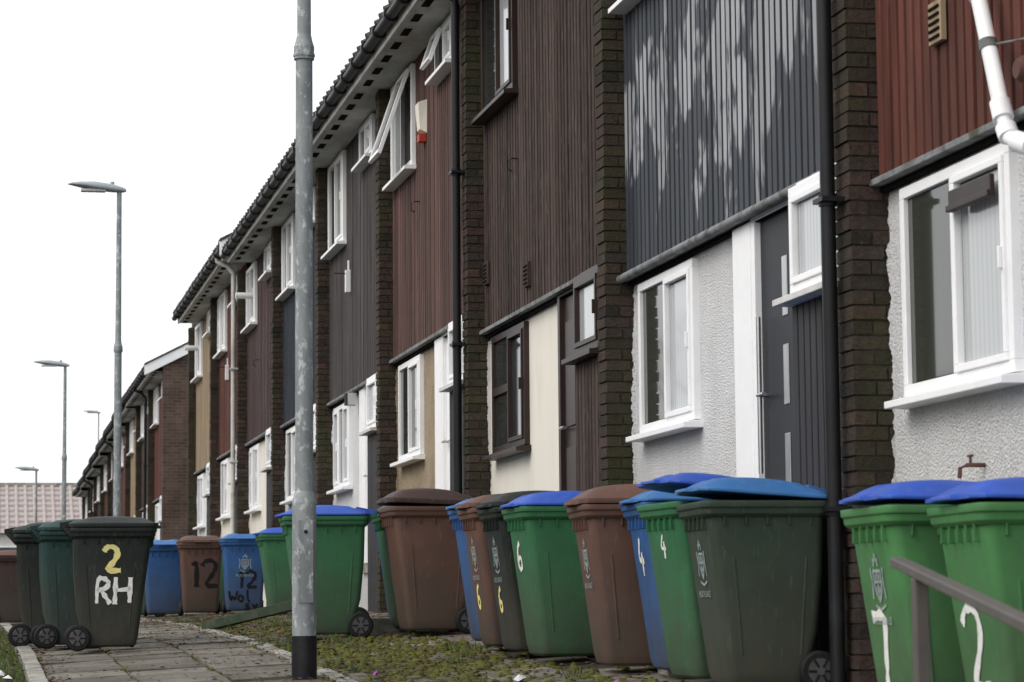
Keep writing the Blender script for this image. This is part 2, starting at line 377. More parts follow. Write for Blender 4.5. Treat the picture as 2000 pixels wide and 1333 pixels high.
for _ in range(9000):
    y=8+24*R()**1.5; x=.36-abs(random.gauss(0,.5)); z=G(x,y)-.035
    h=U(.03,.085); a=U(0,6.28); dx,dy=math.cos(a)*.004,math.sin(a)*.004; lx,ly=U(-.03,.03),U(-.03,.03)
    mb.add([(x-dx,y-dy,z),(x+dx,y+dy,z),(x+lx,y+ly,z+h)],[(0,1,2)],'blade')
mb.obj('grass')
mb=MB()
for _ in range(2600):
    y=U(9,32); x=random.choice([2.08,2.21,2.5,2.85,3.38,4.3])+U(-.05,.05); z=G(x,y)-.01
    h=U(.015,.05); a=U(0,6.28); dx,dy=math.cos(a)*.003,math.sin(a)*.003; lx,ly=U(-.02,.02),U(-.02,.02)
    mb.add([(x-dx,y-dy,z),(x+dx,y+dy,z),(x+lx,y+ly,z+h)],[(0,1,2)],'blade')
for _ in range(34):
    cx,cy=U(2.2,3.4),U(11,30)
    for _ in range(40):
        x=cx+random.gauss(0,.03); y=cy+random.gauss(0,.05); z=G(x,y)-.01; h=U(.03,.10); a=U(0,6.28); dx,dy=math.cos(a)*.004,math.sin(a)*.004
        mb.add([(x-dx,y-dy,z),(x+dx,y+dy,z),(x+U(-.05,.05),y+U(-.05,.05),z+h)],[(0,1,2)],'blade')
mb.obj('weeds')
def litter(name,x,y,s,mat,n=7):
    mb=MB((x,y,G(x,y)))
    pts=[]
    for i in range(n):
        a=i*6.283/n; r=s*U(.5,1.2); pts.append((x+r*math.cos(a),y+r*math.sin(a)*1.4,G(x,y)+U(.004,.03)))
    c=(x,y,G(x,y)+.045); mb.add(pts+[c],[(i,(i+1)%n,n) for i in range(n)],mat); mb.obj(name)
litter('crumpled_wrapper',2.98,14.1,.05,'litter'); litter('crumpled_wrapper',2.35,15.2,.03,'litter2'); litter('crumpled_wrapper',.22,17.0,.05,'litter')
litter('crumpled_wrapper',3.35,13.3,.03,'litter2'); litter('crumpled_wrapper',.25,16.2,.03,'litter2'); litter('crumpled_wrapper',.18,17.6,.04,'litter')

# ------------------------------------------------------------------ houses
W=4.45; FT=4.243; P=5.07; SOF=5.67
def brickwork(mb,x0,x1,y0,y1,z0,z1,k0=0):
    mb.box(x0+.012,x1,y0+.011,y1-.007,z0,z1,'mortar')
    z=z0; k=k0
    while z<z1-.03:
        zt=min(z+.064,z1)
        if k%2: xsp=[x0,(x0+x1)/2+U(-.01,.01),x1]
        else: xsp=[x0,x0+(x1-x0)*.82,x1] if k%4 else [x0,x1]
        for a,b in zip(xsp,xsp[1:]):
            jx=U(-.006,.006); jy=U(-.006,.005)
            a2=a+(jx if a==x0 else .005); b2=b-(.005 if b!=x1 else -.003)
            mb.box(a2,b2,y0+jy,y1-.001,z+.0,zt,'brick')
        z+=.075; k+=1

def window(fr,gl,y0,y1,z0,z1,x,fm,panes,sill=True,fw=.055,open_pane=None,transom=None,sillmat=None):
    xf=x-.045
    fr.box(xf,x+.02,y0,y1,z1-fw,z1,fm); fr.box(xf,x+.02,y0,y1,z0,z0+fw,fm)
    fr.box(xf,x+.02,y0,y0+fw,z0+fw,z1-fw,fm); fr.box(xf,x+.02,y1-fw,y1,z0+fw,z1-fw,fm)
    tot=y1-y0-2*fw; y=y0+fw
    for i,(w,g) in enumerate(panes):
        ya=y; yb=y+tot*w
        if i>0: fr.box(xf-.002,x+.015,ya-.022,ya+.022,z0+fw,z1-fw,fm)
        if open_pane==i:
            ang=math.radians(19); L=z1-z0-2*fw
            def P3(v,d,yy):
                return (xf-.005-math.sin(ang)*v-math.cos(ang)*d, yy, z1-fw-math.cos(ang)*v+math.sin(ang)*d)
            def slab(v0,v1,a,b,mat,d0=0,d1=.04,mbx=fr):
                mbx.hexa([P3(v1,d1,a),P3(v1,d0,a),P3(v1,d0,b),P3(v1,d1,b),P3(v0,d1,a),P3(v0,d0,a),P3(v0,d0,b),P3(v0,d1,b)],mat)
            a,b=ya-.01,yb+.01
            slab(0,.05,a,b,fm); slab(L-.05,L,a,b,fm); slab(.05,L-.05,a,a+.05,fm); slab(.05,L-.05,b-.05,b,fm)
            slab(.05,L-.05,a+.05,b-.05,g,.012,.022,gl)
            gl.box(x-.004,x+.012,ya,yb,z0+fw,z1-fw,'g_dark')
        else:
            s=.035 if i%2==0 else 0
            a,b=ya+(.022 if i else 0),yb-(.022 if i<len(panes)-1 else 0)
            if s:
                xs=xf-.014
                fr.box(xs,x+.01,a,b,z1-fw-s,z1-fw,fm); fr.box(xs,x+.01,a,b,z0+fw,z0+fw+s,fm)
                fr.box(xs,x+.01,a,a+s,z0+fw+s,z1-fw-s,fm); fr.box(xs,x+.01,b-s,b,z0+fw+s,z1-fw-s,fm)
                fr.box(xs-.02,xs,a+s*.3,a+s*.7,(z0+z1)/2-.05,(z0+z1)/2+.05,fm)
            gl.box(x-.020,x+.012,a+s*.5,b-s*.5,z0+fw+s*.5,z1-fw-s*.5,'black')
            q=s+.009; gl.box(x-.0215,x-.0201,a+q,b-q,z0+fw+q,z1-fw-q,g)
            if transom and i==transom[0]:
                zt=z0+(z1-z0)*transom[1]; fr.box(xf-.004,x+.01,ya,yb,zt-.035,zt+.035,fm)
        y=yb
    if sill:
        sm=sillmat or fm
        fr.hexa([(x-.13,y0-.05,z0-.055),(x+.02,y0-.05,z0-.055),(x+.02,y1+.05,z0-.055),(x-.13,y1+.05,z0-.055),
                 (x-.13,y0-.05,z0-.020),(x+.02,y0-.05,z0-.002),(x+.02,y1+.05,z0-.002),(x-.13,y1+.05,z0-.020)],sm)

def cladding(mb,y0,y1,z0,z1,mat,x=W-.03,pitch=.108,jz=.0):
    mb.box(x,x+.06,y0,y1,z0+.01,z1,'groove')
    y=y0+.004
    while y<y1-.02:
        b=min(y+pitch-.030,y1-.004); dz=U(-jz,jz)
        xo=x-.024+U(-.003,.003)
        mb.add([(x-.0005,y-.002,z0+dz),(xo,y+.003,z0+dz),(xo,b-.003,z0+dz),(x-.0005,b+.002,z0+dz),
                (x-.0005,y-.002,z1),(xo,y+.003,z1),(xo,b-.003,z1),(x-.0005,b+.002,z1)],
               [(0,1,5,4),(1,2,6,5),(2,3,7,6),(0,3,2,1)],mat)
        y+=pitch

def door(fr,y0,y1,z0,z1,x,fm,dm,kind=0):
    fr.box(x-.05,x+.02,y0-.07,y0,z0,z1+.07,fm); fr.box(x-.05,x+.02,y1,y1+.07,z0,z1+.07,fm); fr.box(x-.05,x+.02,y0,y1,z1,z1+.07,fm)
    fr.box(x-.012,x+.02,y0,y1,z0,z1,dm)
    w=y1-y0
    if kind==0:
        for (a,b) in ((.1,.46),(.54,.9)):
            for (c,d) in ((.08,.42),(.5,.9)):
                fr.box(x-.026,x-.010,y0+w*a,y0+w*b,z0+(z1-z0)*c,z0+(z1-z0)*d,dm)
    else:
        for i in range(3):
            zc=z0+.42+i*.5; fr.box(x-.018,x-.010,y0+w*.44,y0+w*.54,zc,zc+.34,'steel')
        fr.cyl((x-.065,y1-.10,z0+.55),(x-.065,y1-.10,z0+1.45),.014,mat='steel',n=10)
    fr.cyl((x-.07,y1-.08,z0+1.0),(x-.07,y1-.20,z0+1.0),.012,mat='steel',n=10); fr.cyl((x-.01,y1-.08,z0+1.0),(x-.07,y1-.08,z0+1.0),.012,mat='steel',n=10)
    fr.box(x-.1,x+.0,y0-.05,y1+.05,z0-.12,z0-.005,'kerb')

def roofpart(e,o,y0,y1,sof,depth=8.6,tilegap=.30):
    rf=MB(o)
    xe=3.93; rx=xe+depth/2+.2; rz=sof+.18+ (rx-xe)*math.tan(math.radians(27)); xb=xe+depth+.4
    rf.box(xe+.055,W+.1,y0,y1,sof,sof+.02,'soffit')
    yy=y0+.05   # soffit vent slots
    while yy<y1-.4:
        rf.box(xe+.12,xe+.20,yy,yy+.32,sof-.004,sof-.0005,'groove'); yy+=.62
    rf.box(xe+.03,xe+.053,y0,y1,sof-.02,sof+.14,'oldwhite')
    rf.add([(xe-.01,y0,sof+.17),(rx,y0,rz),(xb,y0,sof+.17),(xe-.01,y1,sof+.17),(rx,y1,rz),(xb,y1,sof+.17),
            (xe-.01,y0,sof+.14),(xe-.01,y1,sof+.14),(xb,y0,sof+.14),(xb,y1,sof+.14)],
           [(0,3,4,1),(1,4,5,2),(0,6,7,3),(2,5,9,8),(6,8,9,7),(0,1,2,8,6),(3,7,9,5,4)],'tile')
    y=y0+.08
    s=(rz-sof-.17)/(rx-xe+.01)
    while y<y1:
        L=.9
        rf.cyl((xe-.07,y,sof+.175-.035),(xe-.07+L,y,sof+.175-.035+s*L),.064*U(.9,1.1),n=9,mat='tile')
        y+=tilegap
    rf.obj('roof',e)
    gt=MB(o)
    n=8; r=.060; gx=xe-.035; gz=sof+.105
    ringa=[];ringb=[]
    for i in range(n+1):
        a=math.pi+math.pi*i/n; ringa.append((gx+r*math.cos(a),y0,gz+r*math.sin(a))); ringb.append((gx+r*math.cos(a),y1,gz+r*math.sin(a)))
    ringa+= [(p[0]*.9+gx*.1,p[1],gz+(p[2]-gz)*.85) for p in ringa[::-1]]; ringb+=[(p[0]*.9+gx*.1,p[1],gz+(p[2]-gz)*.85) for p in ringb[::-1]]
    gt.loft([ringa,ringb],'black',True,True)
    y=y0+.3
    while y<y1:
        gt.cyl((gx,y-.035,gz-.003),(gx,y+.035,gz-.003),r+.018,n=12,mat='black'); y+=.75
    gt.obj('gutter',e)

def house(yn,sp):
    """yn = far face of the near party fin; yf = near face of the far fin"""
    yf=yn+P-.23; c=sp['clad']; sill=c-1.12; base=G(W,(yn+yf)/2)-.3; fl=sill-.97
    sof=sp.get('sof',SOF); o=(W,yn,0)
    e=empty(sp.get('name','terraced_house'),o)
    wl=MB(o); fr=MB(o); gl=MB(o); cl=MB(o); br=MB(o)
    wall=sp['wall']
    yc=yn+.80
    d0,d1=yn+1.0,yn+1.88; w0,w1=yn+3.22,yn+4.58
    wl.box(W,W+.2,yn,yf+.23,base,c,wall)
    wl.box(W+.2,W+8.3,yn,yf+.23,base,sof,'gable')
    cs=c-.64
    px=FT+.02
    fr.box(px+.015,W,yn,yc,base,cs-.06,'groove')
    y=yn+.003
    while y<yc-.02:
        b=min(y+.092,yc); fr.box(px,px+.014,y,b-.012,base,cs-.06,sp.get('cup','greypanel')); y+=.1
    yy=px+.02
    while yy<W-.03:
        fr.box(yy,min(yy+.07,W),yc,yc+.012,base,cs-.06,sp.get('cup','greypanel')); yy+=.085
    wl.box(px+.04,W,yn,yc-.01,cs-.06,c-.03,sp.get('fr','upvc'))
    window(fr,gl,yn+.02,yc-.0,cs,c-.06,px+.04,sp.get('fr','upvc'),[(1,sp.get('cg','g_net_refl'))],sillmat=sp.get('fr','dirtysill'))
    window(fr,gl,w0,w1,sill,c-.10,W,sp.get('fr','upvc'),sp.get('panes',[(.5,'g_net_refl'),(.5,'g_dark')]),transom=sp.get('transom'),sillmat=sp.get('sillm'))
    door(fr,d0,d1,fl,fl+2.02,W,sp.get('fr','upvc'),sp['door'],sp.get('dk',0))
    if sp.get('jamb'): fr.box(W-.055,W,d1+.07,d1+.42,fl-.1,c-.06,'upvc')
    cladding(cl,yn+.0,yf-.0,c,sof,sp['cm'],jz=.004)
    cl.obj('cladding',e)
    fr.hexa([(W-.10,yn,c-.045),(W,yn,c-.045),(W,yf,c-.045),(W-.10,yf,c-.045),(W-.10,yn,c-.012),(W-.02,yn,c+.0),(W-.02,yf,c+.0),(W-.10,yf,c-.012)],'lead')
    if sp.get('roll'): fr.cyl((W-.10,yn,c-.03),(W-.10,yf+.03,c-.03),.028,mat='lead',n=10)
    fr.box(W-.045,W-.001,yn,yf,c-.075,c-.047,'groove')
    us=c+1.88
    ut=min(us+1.12,sof-.03)
    window(fr,gl,yn+3.35,yn+4.72,us,ut,W-.05,sp.get('fr','upvc'),sp.get('up',[(.5,'g_dark'),(.5,'g_net_refl')]),open_pane=sp.get('open'),fw=.06)
    window(fr,gl,yn+1.0,yn+2.0,sof-.48,sof-.03,W-.05,sp.get('fr','upvc'),[(.5,'g_net_refl'),(.5,'g_dark')],open_pane=sp.get('open2'))
    for kind,yy,zz in sp.get('ex',[]):
        Y=yn+yy; X=W-.055
        if kind=='alarm':
            fr.hexa([(X-.07,Y-.08,zz-.13),(X,Y-.10,zz-.17),(X,Y+.10,zz-.17),(X-.07,Y+.08,zz-.13),(X-.09,Y-.10,zz+.14),(X,Y-.12,zz+.17),(X,Y+.12,zz+.17),(X-.09,Y+.10,zz+.14)],'cream_panel')
            fr.box(X-.075,X-.0,Y-.06,Y+.06,zz-.25,zz-.172,'red')
        if kind=='vent':
            fr.box(X-.03,X,Y-.08,Y+.08,zz-.1,zz+.1,sp.get('vm','lead'))
            for k in range(5): fr.box(X-.038,X-.03,Y-.065,Y+.065,zz-.08+k*.035,zz-.065+k*.035,'groove')
        if kind=='hook':
            fr.tube([(X,Y,zz),(X-.06,Y,zz),(X-.09,Y,zz-.02),(X-.09,Y,zz-.09),(X-.05,Y,zz-.11)],.008,8,'brownframe')
        if kind=='camera':
            fr.box(X-.06,X,Y-.04,Y+.04,zz-.17,zz+.1,'upvc'); fr.cyl((X-.06,Y,zz+.06),(X-.2,Y,zz+.06),.008,n=8,mat='brownframe'); fr.box(X-.03,X-.01,Y-.02,Y+.02,zz+.1,zz+.22,'upvc')
        if kind=='flue':
            fr.cyl((X,Y,zz),(X-.32,Y,zz),.05,n=14,mat='upvc')
        if kind=='floodlight':
            fr.box(W-.16,W-.05,Y-.10,Y+.10,zz-.07,zz+.07,'oldwhite')
            for k in range(6): fr.box(W-.175,W-.16,Y-.10+k*.035,Y-.085+k*.035,zz-.07,zz+.07,'black')
    wl.obj('walls',e); fr.obj('frames_and_doors',e,bevel=.004); gl.obj('window_panes',e)
    brickwork(br,FT,W+.01,yf,yf+.23,base,sof-.006)
    br.obj('brick_fin',e)
    if wall in('white_render','tan_render','cream_panel'):   # ragged paint edge lapping on to the brick
        pe=MB(o); n=260; zs=[base+.2+(c-.1-base-.2)*i/n for i in range(n+1)]; w_=.014; xs_=[]
        for _ in zs:
            w_=max(.002,min(.034,w_+U(-.006,.006))); xs_.append(W-w_-U(0,.004))
        for (za,xa),(zb_,xb_) in zip(zip(zs,xs_),zip(zs[1:],xs_[1:])):
            pe.add([(xa,yf-.009,za),(W,yf-.009,za),(W,yf-.009,zb_),(xb_,yf-.009,zb_)],[(0,1,2,3)],wall if wall!='cream_panel' else 'oldwhite')
        pe.obj('paint_edge',e)
    if sp.get('pipe'):
        pm=sp['pipe']; dp=MB(o); Y=yn-.10; X=FT-.07
        dp.cyl((X,Y,G(X,Y)+.05),(X,Y,sof-.25),.038,n=16,mat=pm)
        dp.tube([(X,Y,sof-.27),(X,Y,sof-.2),(X-.1,Y,sof-.08),(3.895,Y,sof+.0),(3.895,Y,sof+.07)],.038,14,pm)
        z=G(X,Y)+.9
        while z<sof-.3:
            dp.cyl((X,Y,z-.03),(X,Y,z+.03),.047,n=16,mat=pm); dp.box(X-.055,FT+.002,Y-.075,Y+.075,z-.012,z+.012,pm); z+=1.55
        dp.obj('downpipe',e)
    roofpart(e,o,yn+sp.get('r0',0),yf+.23+sp.get('r1',0),sof)
    return e

D='g_dark';N='g_net_refl';K='g_mid'
base=12.23
specs=[
 dict(clad=2.13,cm='c_red',wall='white_render',door='greydoor',panes=[(.5,N),(.5,K)],ex=[('vent',3.95,2.72)],roll=False,vm='c_tan'),
 dict(clad=2.30,cm='c_patchy',wall='white_render',door='greydoor',dk=1,jamb=True,panes=[(.5,N),(.5,K)],roll=True,pipe='black'),
 dict(clad=2.47,cm='c_brown',wall='cream_panel',door='brownframe',fr='brownframe',cup='c_brown',panes=[(.48,D),(.52,D)],transom=(1,.52),ex=[('hook',3.35,3.75),('vent',2.95,2.72),('vent',4.65,2.95)],up=[(.5,N),(.5,D)],vm='c_brown'),
 dict(clad=2.70,cm='c_redbrown',wall='tan_render',door='upvc',jamb=True,panes=[(.5,D),(.5,D)],pipe='black',open=0,open2=1,ex=[('alarm',2.75,4.95),('hook',3.1,4.15)]),
 dict(clad=2.64,cm='c_grey',wall='white_render',door='upvc',jamb=True,panes=[(.33,D),(.34,K),(.33,D)],ex=[('camera',3.0,4.0),('floodlight',2.6,2.5)],up=[(.5,K),(.5,D)]),
 dict(clad=2.72,cm='c_slate',wall='white_render',door='upvc',ex=[]),
 dict(clad=2.78,cm='c_plum',wall='cream_panel',door='greydoor',panes=[(.33,D),(.34,N),(.33,D)],ex=[('flue',3.6,5.1),('hook',3.0,4.0)],r1=-1.3),
 dict(clad=2.85,cm='c_red',wall='cream_panel',door='upvc',pipe='oldwhite',sof=5.84,ex=[('camera',3.0,4.3)],up=[(.33,D),(.34,N),(.33,D)],r0=-1.29,r1=-1.3),
 dict(clad=2.85,cm='c_tan',wall='white_render',door='greydoor',sof=5.84,ex=[('flue',3.8,5.3)],r0=-1.3,r1=-.9),
]
for i,sp in enumerate(specs): house(base+(i-1)*P,sp)
yn0=base-P
house(yn0-P,dict(clad=2.0,cm='c_grey',wall='white_render',door='upvc'))
y=60.2
cms=['c_red','c_plum','c_tan','c_red','c_slate','c_red','c_plum','c_red','c_grey']
drop=[0,0,-.08,-.2,-.32,-.46,-.6,-.75,-.9]
for i in range(9):
    house(y+.0,dict(clad=2.9+drop[i]-.1,cm=cms[i],wall='white_render' if i%2 else 'cream_panel',door='upvc',sof=5.62+drop[i],pipe='black' if i%3==1 else None)); y+=P
def gable_end(yg,sof,x0=FT,fascia=True):
    o=(x0,yg,0); e=empty('brick_gable_wall',o); m=MB(o)
    xe=3.93; rx=xe+4.5; rz=sof+.12+(rx-xe)*math.tan(math.radians(27)); xb=xe+9.0-.25
    b=G(4.4,yg)-.4
    pts=[(x0,b),(xb,b),(xb,sof+.14),(rx,rz),(x0,sof+.14+(x0-xe)*.5)]
    vs=[(x,yg-.22,z) for x,z in pts]+[(x,yg-.001,z) for x,z in pts]
    m.add(vs,[(0,1,2,3,4),(9,8,7,6,5)]+[(i,5+i,5+(i+1)%5,(i+1)%5) for i in range(5)],'gable')
    m.obj('wall',e)
    if fascia:
        m=MB(o)
        s=math.tan(math.radians(27))
        for (xa,xc) in ((xe-.12,rx),(xb+.35,rx)):
            za=rz-abs(rx-xa)*s
            m.hexa([(xa,yg-.30,za-.16),(xc,yg-.30,rz-.16),(xc,yg-.24,rz-.16),(xa,yg-.24,za-.16),(xa,yg-.30,za+.07),(xc,yg-.30,rz+.07),(xc,yg-.24,rz+.07),(xa,yg-.24,za+.07)],'upvc')
            m.hexa([(xa,yg-.32,za+.072),(xc,yg-.32,rz+.072),(xc,yg,rz+.072),(xa,yg,za+.072),(xa,yg-.32,za+.12),(xc,yg-.32,rz+.12),(xc,yg,rz+.12),(xa,yg,za+.12)],'tile')
        m.obj('verge',e)
gable_end(60.2,5.62)
gable_end(base+6*P-1.25,5.84,x0=4.7)
mb=MB((5.2,61,6.3)); mb.box(5.0,5.35,60.8,61.15,6.2,6.95,'gable'); mb.box(4.97,5.38,60.77,61.18,6.95,7.0,'kerb'); mb.cyl((5.17,60.97,7.0),(5.17,60.97,7.25),.09,.075,12,'terracotta'); mb.obj('chimney')

e=empty('waste_pipe',(4.3,10.5,0)); dp=MB((4.3,10.5,0))
X=4.28; q=-.14
dp.tube([(4.36,10.85+q,5.2),(4.33,10.83+q,3.7),(X,10.72+q,3.2),(X,10.27+q,2.08),(X,10.22+q,1.99),(X+.02,10.12+q,1.93),(X+.08,10.0+q,1.90)],.036,16,'upvc')
for a,b in (((X,10.30+q,2.15),(X,10.265+q,2.07)),((X+.01,10.16+q,1.955),(X+.04,10.08+q,1.92)),((X,10.245+q,2.03),(X,10.21+q,1.98))): dp.cyl(a,b,.046,n=16,mat='upvc')
dp.cyl((X,10.52+q,2.70),(X,10.50+q,2.65),.043,n=16,mat='upvc'); dp.cyl((X,10.41+q,2.42),(4.42,10.2+q,2.42),.006,n=8,mat='lead')
dp.cyl((X,10.415+q,2.44),(X,10.40+q,2.40),.042,n=16,mat='lead')
dp.obj('pipe',e)
mb=MB((4.3,10.1,2.3)); 
mb.loft([mb.ring((4.40,10.0,2.26),(1,0,0),.055,16),mb.ring((4.32,10.0,2.26),(1,0,0),.06,16),mb.ring((4.29,10.0,2.26),(1,0,0),.04,16)],'terracotta'); mb.obj('wall_vent_cowl')
mb=MB((W,10.8,0)); mb.box(W-.085,W-.062,10.50,11.00,1.80,1.90,'brownframe'); mb.box(W-.10,W-.086,10.50,11.00,1.80,1.83,'brownframe'); mb.obj('window_blind_box',bevel=.004)
mb=MB((4.4,10.85,.7)); 
mb.tube([(4.45,10.85,.63),(4.36,10.85,.63),(4.33,10.85,.615),(4.325,10.85,.57)],.010,10,'terracotta'); mb.cyl((4.38,10.85,.63),(4.38,10.85,.67),.007,n=8,mat='terracotta'); mb.cyl((4.38,10.82,.672),(4.38,10.88,.672),.006,n=8,mat='terracotta'); mb.obj('garden_tap')

tc=bpy.data.curves.new('door_number','FONT'); tc.body='6'; tc.size=.10; tc.extrude=.003
to=bpy.data.objects.new('door_number',tc); COL.objects.link(to); tc.materials.append(MT['p_white'])
to.rotation_euler=(math.radians(90),0,math.radians(-90)); to.location=(W-.075,base+P+1.05,2.25)

# ------------------------------------------------------------------ lamp posts
def lamp(x,y,h):
    z=G(x,y); e=empty('street_lamp',(x,y,z)); m=MB((x,y,z))
    n=24
    prof=[(-.1,.077,'black'),(.25,.0775,'black'),(.2501,.0745,'galv'),(1.06,.0745,'galv'),(1.10,.066,'galv'),(1.13,.056,'galv'),(3.82,.053,'galv'),(3.821,.064,'galv'),(3.90,.064,'galv'),(3.94,.052,'galv'),(3.98,.044,'galv'),(h,.036,'galv')]
    for (a,ra,ma),(b,rb,mb_) in zip(prof,prof[1:]):
        m.loft([m.ring((x,y,z+a),(0,0,1),ra,n),m.ring((x,y,z+b),(0,0,1),rb,n)],ma if a<.24 else 'galv',caps=(a==3.82 or a<0))
    m.cyl((x,y,z+3.84),(x,y,z+3.855),.068,n=n,mat='galv')
    m.box(x-.045,x+.045,y-.0765,y-.070,z+.45,z+.95,'galv')
    m.cyl((x,y-.082,z+.88),(x,y-.074,z+.88),.012,n=8,mat='black')
    m.obj('column',e)
    l=MB((x,y,z)); zt=z+h
    secs=[(.10,.03,.03,0),(.05,.06,.055,.0),(-.10,.10,.085,.015),(-.35,.14,.09,.04),(-.55,.13,.06,.065),(-.68,.08,.03,.08),(-.74,.02,.008,.08)]
    rings=[]
    for dx,wy,hz,up in secs:
        rings.append([(x+dx,y+wy*math.cos(t),zt+.02+up+hz*math.sin(t)*(1 if math.sin(t)>0 else .45)) for t in [2*math.pi*k/16 for k in range(16)]])
    l.loft(rings,'lampgrey'); l.box(x-.55,x-.2,y-.085,y+.085,zt+.0,zt+.03,'lens')
    l.cyl((x-.1,y,zt+.07),(x-.1,y,zt+.15),.03,n=10,mat='lampgrey')
    l.obj('lantern',e)
    return e
def YD(Dp,X): return (Dp-.2043*X)/.9785
lamp(1.970,YD(15.7,1.970),6.2)
lamp(1.98,YD(36.7,2.0),6.15)
lamp(2.0,YD(59.4,2.0),6.0)
lamp(2.0,YD(87,2.0),6.0)
lamp(5.6,YD(120,5.6),11.5)

# ------------------------------------------------------------------ wheelie bins
def rrect(x0,x1,hy,r,z,k=4):
    pts=[]
    for (cx,cy,a0) in ((x1-r,hy-r,0),(x0+r,hy-r,90),(x0+r,-hy+r,180),(x1-r,-hy+r,270)):
        for i in range(k+1):
            a=math.radians(a0+90*i/k); pts.append((cx+r*math.cos(a),cy+r*math.sin(a),z))
    return pts
def hy(z): return .222+.052*z/.92
def xf(z): return -(.195+.120*z/.92)
def xb(z): return .270+.020*z/.92
GL={
'2':[[(0,.78),(.12,.97),(.4,1),(.58,.8),(.5,.52),(.08,.04),(.66,.07)]],
'R':[[(.05,0),(.08,1),(.4,.98),(.56,.78),(.42,.56),(.08,.48)],[(.22,.5),(.6,.0)]],
'H':[[(.03,0),(.06,1)],[(.55,.02),(.6,1)],[(.04,.5),(.58,.55)]],
'1':[[(.12,.8),(.3,1),(.28,0)]],
'6':[[(.5,.95),(.2,.8),(.05,.4),(.12,.06),(.42,.0),(.55,.25),(.4,.48),(.1,.35)]],
'7':[[(0,.95),(.55,1),(.38,.5),(.25,0)]],
'4':[[(.35,1),(.02,.38),(.6,.4)],[(.45,.65),(.42,0)]],
'W':[[(0,.9),(.15,0),(.32,.6),(.48,0),(.66,.95)]],
'o':[[(.3,.55),(.08,.4),(.1,.08),(.35,.0),(.5,.3),(.3,.56)]],
'l':[[(.1,1),(.1,.0),(.3,.05)]],
's':[[(.45,.5),(.15,.5),(.15,.3),(.42,.22),(.35,.0),(.05,.03)]],
'y':[[(.05,.5),(.25,.1)],[(.5,.55),(.1,-.4)]],
}
def chaikin(p,n=2):
    for _ in range(n):
        q=[p[0]]
        for a,b in zip(p,p[1:]):
            q.append((a[0]*.75+b[0]*.25,a[1]*.75+b[1]*.25)); q.append((a[0]*.25+b[0]*.75,a[1]*.25+b[1]*.75))
        q.append(p[-1]); p=q
    return p
def strokes(m,txt,u0,v0,h,face,mat,wd=.012,adv=.74,ww=1):
    u=u0
    for ch in txt:
        for pl in GL[ch]:
            p=chaikin([(u+a*h*ww+U(-.006,.006),v0+b*h+U(-.006,.006)) for a,b in pl]); n=len(p); L=[];Rr=[]
            for i in range(n):
                dx=p[min(i+1,n-1)][0]-p[max(i-1,0)][0]; dy=p[min(i+1,n-1)][1]-p[max(i-1,0)][1]; l=math.hypot(dx,dy) or 1
                w=wd*U(.65,1.3)*.5; L.append((p[i][0]-dy/l*w,p[i][1]+dx/l*w)); Rr.append((p[i][0]+dy/l*w,p[i][1]-dx/l*w))
            vs=[face(*q) for q in L]+[face(*q) for q in Rr]
            m.add(vs,[(i,i+1,n+i+1,n+i) for i in range(n-1)],mat)
        u+=h*(.5 if ch=='1' else adv)*ww
def side(u,v): return (u,-hy(v)-.004,v)
def side_r(u,v): return (-u,hy(v)+.004,v)
def front(u,v): return (xf(v)-.004,-u,v)
def crest(m,face,v0,s=.1):
    for pl in ([(-.5,1),(-.5,.45),(0,0),(.5,.45),(.5,1),(-.5,1)],[(-.5,.65),(.5,.65)],[(0,1),(0,.1)],[(-.9,.1),(-.75,.6),(-.85,1.1)],[(.9,.1),(.75,.6),(.85,1.1)],[(-.3,1.15),(0,1.55),(.3,1.15)],[(-.35,1.35),(.35,1.35)],[(-.7,-.1),(0,-.25),(.7,-.1)],[(-.3,.5),(-.1,.3)],[(.1,.3),(.3,.5)],[(-.25,.9),(-.25,.72)],[(.25,.9),(.25,.72)]):
        p=[(a*s*.62,v0+b*s*.9) for a,b in pl]; n=len(p)
        for a,b in zip(p,p[1:]):
            dx,dy=b[0]-a[0],b[1]-a[1]; l=math.hypot(dx,dy); w=.007*s/.1*.6
            q=[(a[0]-dy/l*w,a[1]+dx/l*w),(b[0]-dy/l*w,b[1]+dx/l*w),(b[0]+dy/l*w,b[1]-dx/l*w),(a[0]+dy/l*w,a[1]-dx/l*w)]
            m.add([face(*t) for t in q],[(0,1,2,3)],'p_decal')
